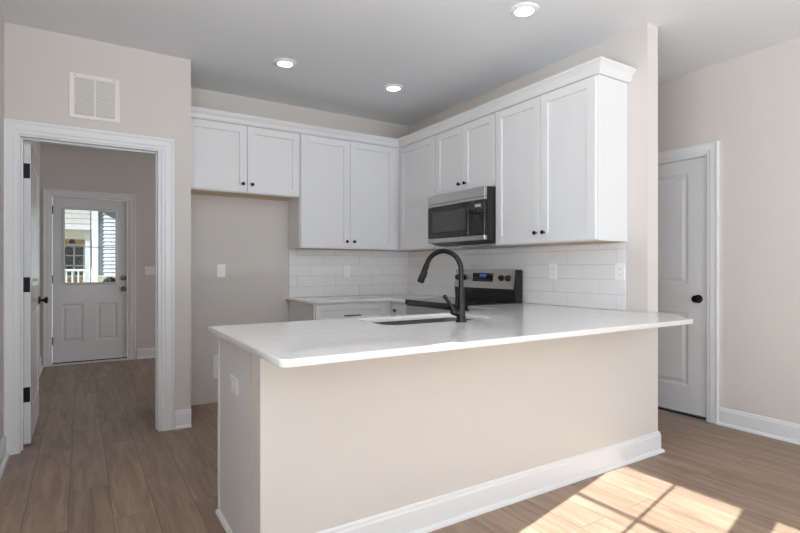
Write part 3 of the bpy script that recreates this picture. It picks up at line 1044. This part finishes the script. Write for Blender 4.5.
# ------------------------------------------------------------------ wall plates
def plate(name, mp, u, v, label, cat, group=None, kind='outlet', gangs=1, w=0.0, horiz=False):
    pw, ph = 0.072 + 0.046 * (gangs - 1), 0.116
    if horiz:
        pw, ph = ph, pw
    root = thing(name, mp(u, v, w), label, cat, group)
    MB().pbox(mp, u - pw / 2, u + pw / 2, v - ph / 2, v + ph / 2, w + 0.0002, w + 0.006, 0.0025).build('cover_plate', 'plate', root)
    for g_ in range(gangs):
        uu = u + (g_ - (gangs - 1) / 2) * 0.046
        if kind == 'outlet':
            for s_ in (-1, 1):
                du, dv2 = (s_ * 0.02, 0) if horiz else (0, s_ * 0.02)
                q = MB()
                hw, hh = (0.014, 0.016) if horiz else (0.016, 0.014)
                q.pbox(mp, uu + du - hw, uu + du + hw, v + dv2 - hh, v + dv2 + hh, w + 0.006, w + 0.0075, 0.0006)
                for t_ in (-1, 1):
                    if horiz:
                        q.pbox(mp, uu + du - 0.004, uu + du + 0.004, v + t_ * 0.006 - 0.001, v + t_ * 0.006 + 0.001, w + 0.0074, w + 0.0078, 0, 1)
                    else:
                        q.pbox(mp, uu + t_ * 0.006 - 0.001, uu + t_ * 0.006 + 0.001, v + dv2 - 0.003, v + dv2 + 0.005, w + 0.0074, w + 0.0078, 0, 1)
                q.build('socket', ['plate', 'slot'], root)
        else:
            q = MB()
            q.pbox(mp, uu - 0.006, uu + 0.006, v - 0.012, v + 0.012, w + 0.006, w + 0.0075, 0.0005, 1)
            q.hull([mp(uu - 0.004, v - 0.004, w + 0.007), mp(uu + 0.004, v - 0.004, w + 0.007), mp(uu + 0.004, v + 0.004, w + 0.007), mp(uu - 0.004, v + 0.004, w + 0.007)],
                   [mp(uu - 0.0035, v + 0.004, w + 0.017), mp(uu + 0.0035, v + 0.004, w + 0.017), mp(uu + 0.0035, v + 0.009, w + 0.016), mp(uu - 0.0035, v + 0.009, w + 0.016)])
            q.build('toggle', ['plate', 'plate'], root)
    return root


plate('wall_outlet', fY(YB), 1.056, 1.162, 'white outlet plate high on the empty fridge wall', 'outlet', 'outlet plates')
wb = thing('water_outlet_box', (1.06, YB, 0.317), 'white water box low on the fridge wall, half hidden behind the peninsula', 'outlet box')
g = MB()
mpw = fY(YB)
for a, b, c, d in ((0.985, 1.007, 0.213, 0.421), (1.113, 1.135, 0.213, 0.421), (1.007, 1.113, 0.213, 0.235), (1.007, 1.113, 0.399, 0.421)):
    g.pbox(mpw, a, b, c, d, 0.0003, 0.012, 0.002)
g.build('frame', 'plate', wb)
MB().pbox(mpw, 1.006, 1.114, 0.234, 0.400, 0.0002, 0.003).build('back_panel', 'plate', wb)
MB().lathe((1.06, YB - 0.003, 0.27), (0, -1, 0), [(0.008, 0), (0.008, 0.02), (0.014, 0.021), (0.014, 0.03), (0.0, 0.03)], 14).build('valve', 'nickel', wb, True)
plate('wall_outlet', fY(YB), 2.287, 1.150, 'white outlet in the tiles under the tall back wall cabinet', 'outlet', 'outlet plates', w=0.0092)
plate('wall_outlet', fX(XS), 2.636, 1.160, 'white outlet in the stove wall tiles just right of the range', 'outlet', 'outlet plates', w=0.0092)
plate('wall_outlet', fX(XS), 2.072, 1.160, 'white outlet at the end of the stove wall tiles near the wall corner', 'outlet', 'outlet plates', w=0.0092)
plate('wall_outlet', fX(PX0), 2.258, 0.676, 'white outlet on the end panel of the peninsula', 'outlet', 'outlet plates', horiz=True)
plate('light_switch', fY(YH), 0.79, 1.150, 'white double light switch on the wall right of the entry door', 'light switch', None, 'switch', 3)

# return air grille ---------------------------------------------------------------
GX0, GX1, GZ0, GZ1 = -0.067, 0.230, 2.198, 2.498
gr = thing('return_air_grille', (0.0815, YD, GZ0), 'white louvred return air grille above the open doorway', 'vent')
mpg = fY(YD)
g = MB()
g.pbox(mpg, GX0, GX0 + 0.03, GZ0, GZ1, 0.0003, 0.008, 0.002)
g.pbox(mpg, GX1 - 0.03, GX1, GZ0, GZ1, 0.0003, 0.008, 0.002)
g.pbox(mpg, GX0 + 0.028, GX1 - 0.028, GZ0, GZ0 + 0.026, 0.0003, 0.008, 0.002)
g.pbox(mpg, GX0 + 0.028, GX1 - 0.028, GZ1 - 0.026, GZ1, 0.0003, 0.008, 0.002)
g.pbox(mpg, 0.0765, 0.0865, GZ0 + 0.024, GZ1 - 0.024, 0.0003, 0.0085, 0.001)
for u_, v_ in ((GX0 + 0.033, GZ1 - 0.011), (GX1 - 0.033, GZ1 - 0.011)):
    g.lathe(mpg(u_, v_, 0.0075), (0, -1, 0), [(0.004, 0), (0.003, 0.0015), (0, 0.0015)], 10, 1)
g.build('frame', ['grille', 'slot'], gr)
MB().pbox(mpg, GX0 + 0.02, GX1 - 0.02, GZ0 + 0.02, GZ1 - 0.02, 0.0002, 0.0008).build('duct_backing', 'grille_dark', gr)
l = MB()
z = GZ0 + 0.03
while z < GZ1 - 0.03:
    for a, b in ((GX0 + 0.029, 0.0768), (0.0862, GX1 - 0.029)):
        l.hull([mpg(a, z + 0.0075, 0.007), mpg(a, z + 0.0087, 0.007), mpg(a, z + 0.0012, 0.001), mpg(a, z, 0.001)],
               [mpg(b, z + 0.0075, 0.007), mpg(b, z + 0.0087, 0.007), mpg(b, z + 0.0012, 0.001), mpg(b, z, 0.001)])
    z += 0.0118
l.build('louvers', 'grille', gr)

# recessed lights -------------------------------------------------------------------
for x, y, lab in ((1.312, 3.722, 'round recessed ceiling light in front of the fridge space cabinet'),
                  (2.284, 3.735, 'round recessed ceiling light nearest the kitchen corner'),
                  (2.266, 2.190, 'round recessed ceiling light over the peninsula, nearest the camera')):
    r_ = thing('recessed_light', (x, y, ZC), lab, 'ceiling light', 'recessed ceiling lights')
    t_ = MB()
    t_.lathe((x, y, ZC), (0, 0, -1), [(0.088, 0.0002), (0.088, 0.004), (0.080, 0.010), (0.062, 0.014), (0.0565, 0.012), (0.0565, 0.0002)], 40)
    t_.build('trim_ring', 'plate', r_, True)
    MB().lathe((x, y, ZC), (0, 0, -1), [(0.056, 0.0004), (0.056, 0.010), (0.045, 0.0125), (0.0, 0.0135)], 36).build('lens', 'lens', r_, True)

# ------------------------------------------------------------------ outside the entry door
struct('ground', MB().box((-30, YH + 0.16, -0.5), (30, 45, -0.4)), 'lawn', 'dry lawn beyond the entry door', 'ground')
struct('porch_slab', MB().box((-1.5, YH + 0.16, -0.4), (2.5, YH + 1.6, -0.04)), 'concrete', 'concrete stoop outside the entry door', 'porch')

# pale yellow house with a grey roof
hy = 18.0
ha = thing('neighbor_house', (-0.6, hy + 2, -0.4), 'pale yellow house with grey shingled roof seen through the entry door glass', 'house')
MB().box((-5.0, hy, -0.4), (0.30, hy + 5, 2.3)).build('wall', 'stucco', ha)
r = MB()
r.hull([(-5.6, hy - 1.5, 2.34), (0.35, hy - 1.5, 2.34), (0.35, hy + 3, 4.9), (-5.6, hy + 3, 4.9)],
       [(-5.6, hy - 1.5, 2.40), (0.35, hy - 1.5, 2.40), (0.35, hy + 3, 4.98), (-5.6, hy + 3, 4.98)])
k = 0
for k in range(16):
    a = k / 16
    yy, zz = hy - 1.5 + 4.5 * a, 2.405 + 2.58 * a
    r.box((-5.6, yy, zz), (0.35, yy + 0.27, zz + 0.015))
r.build('roof', 'shingle', ha)
f = MB()
f.box((-5.6, hy - 1.56, 2.24), (0.37, hy - 1.5, 2.38))
f.build('fascia', 'extwhite', ha)
MB().box((-5.0, hy - 1.42, 1.98), (0.30, hy - 1.25, 2.26)).build('porch_beam', 'cream', ha)
for x in (0.10, -1.6):
    MB().box((x, hy - 1.44, -0.4), (x + 0.14, hy - 1.26, 1.98)).build('porch_post', 'extwhite', ha)
MB().box((-5.0, hy - 1.5, -0.4), (0.3, hy, 0.35)).build('porch_floor', 'concrete', ha)
wf = MB()
wx0, wx1, wz0, wz1 = -0.40, 0.06, 0.98, 1.84
wf.box((wx0 - 0.07, hy - 0.05, wz0 - 0.07), (wx0, hy, wz1 + 0.07))
wf.box((wx1, hy - 0.05, wz0 - 0.07), (wx1 + 0.07, hy, wz1 + 0.07))
wf.box((wx0, hy - 0.05, wz1), (wx1, hy, wz1 + 0.07))
wf.box((wx0, hy - 0.05, wz0 - 0.07), (wx1, hy, wz0))
wf.box(((wx0 + wx1) / 2 - 0.02, hy - 0.04, wz0), ((wx0 + wx1) / 2 + 0.02, hy - 0.02, wz1))
for zz in (wz0 + 0.28, wz0 + 0.58):
    wf.box((wx0, hy - 0.04, zz - 0.015), (wx1, hy - 0.02, zz + 0.015))
wo = wf.build('window', 'extwhite', ha)
MB().box((wx0, hy - 0.018, wz0), (wx1, hy - 0.004, wz1)).build('pane', 'extglass', wo)
MB().lathe((-0.2, hy - 1.35, 1.98), (0, 0, -1), [(0.05, 0), (0.05, 0.03), (0.09, 0.05), (0.06, 0.12), (0.0, 0.12)], 16).build('porch_lamp', 'bronze', ha, True)

# white porch railing in front of that house
pr_ = thing('porch_railing', (-0.7, hy - 1.7, -0.4), 'white balustrade standing before the yellow house', 'railing')
ry = hy - 1.75
MB().box((-2.6, ry - 0.035, 1.10), (0.28, ry + 0.035, 1.16)).build('top_rail', 'extwhite', pr_)
MB().box((-2.6, ry - 0.025, 0.42), (0.28, ry + 0.025, 0.47)).build('bottom_rail', 'extwhite', pr_)
for i in range(8):
    x = 0.21 - i * 0.135
    MB().box((x - 0.02, ry - 0.02, 0.47), (x + 0.02, ry + 0.02, 1.10)).build('baluster', 'extwhite', pr_)
for x in (0.26, -2.6):
    MB().box((x - 0.05, ry - 0.05, -0.4), (x + 0.05, ry + 0.05, 1.2)).build('post', 'extwhite', pr_)

# white house with lap siding
hb_ = thing('siding_house', (1.6, 13.4, -0.4), 'white lap sided house wall at the right of the entry door glass', 'house')
P0 = Vector((0.235, 13.0, 0))
tv, nv = Vector((0.98, -0.2, 0)).normalized(), Vector((-0.2, -0.98, 0)).normalized()
sg = MB()
z = -0.35
while z < 3.3:
    lo = lambda s_, dn, zz: tuple(P0 + tv * s_ + nv * dn + Vector((0, 0, zz)))
    sg.hull([lo(0.1, 0.0, z), lo(0.1, 0.024, z), lo(0.1, 0.006, z + 0.085), lo(0.1, 0.0, z + 0.085)],
            [lo(3.6, 0.0, z), lo(3.6, 0.024, z), lo(3.6, 0.006, z + 0.085), lo(3.6, 0.0, z + 0.085)])
    z += 0.085
L0 = lambda s_, dn, zz: tuple(P0 + tv * s_ + nv * dn + Vector((0, 0, zz)))
sg.hull([L0(0.0, 0, -0.4), L0(3.7, 0, -0.4), L0(3.7, -3, -0.4), L0(0.0, -3, -0.4)], [L0(0.0, 0, 3.3), L0(3.7, 0, 3.3), L0(3.7, -3, 3.3), L0(0.0, -3, 3.3)])
sg.build('siding', 'siding', hb_)
ct_ = MB()
ct_.hull([L0(-0.02, -0.1, -0.4), L0(0.1, -0.1, -0.4), L0(0.1, 0.06, -0.4), L0(-0.02, 0.06, -0.4)], [L0(-0.02, -0.1, 3.3), L0(0.1, -0.1, 3.3), L0(0.1, 0.06, 3.3), L0(-0.02, 0.06, 3.3)])
ct_.build('corner_board', 'extwhite', hb_)
rk = MB()
rk.hull([L0(-0.35, 0.34, 2.74), L0(1.6, 0.34, 1.95 - 0.02), L0(1.6, 0.34, 2.15), L0(-0.35, 0.34, 2.92)],
        [L0(-0.35, -3, 2.74), L0(1.6, -3, 1.95 - 0.02), L0(1.6, -3, 2.15), L0(-0.35, -3, 2.92)])
rk.build('roof', 'shingle', hb_)

# outdoor cooling unit by the siding
au = thing('condenser_unit', (0.55, 12.2, -0.4), 'cream outdoor cooling unit with a dark round fan before the white siding', 'cooling unit')
MB().box((0.27, 11.9, 0.45), (0.72, 12.2, 1.03), 0.01).build('casing', 'cream', au)
fan = MB()
fan.lathe((0.50, 11.9, 0.88), (0, -1, 0), [(0.125, 0.0), (0.125, 0.012), (0.11, 0.014), (0.03, 0.016), (0.0, 0.016)], 24)
fan.build('fan_grille', 'blackplastic', au, True)
for x in (0.30, 0.66):
    MB().box((x, 11.93, -0.4), (x + 0.04, 12.17, 0.45)).build('stand_leg', 'cream', au)
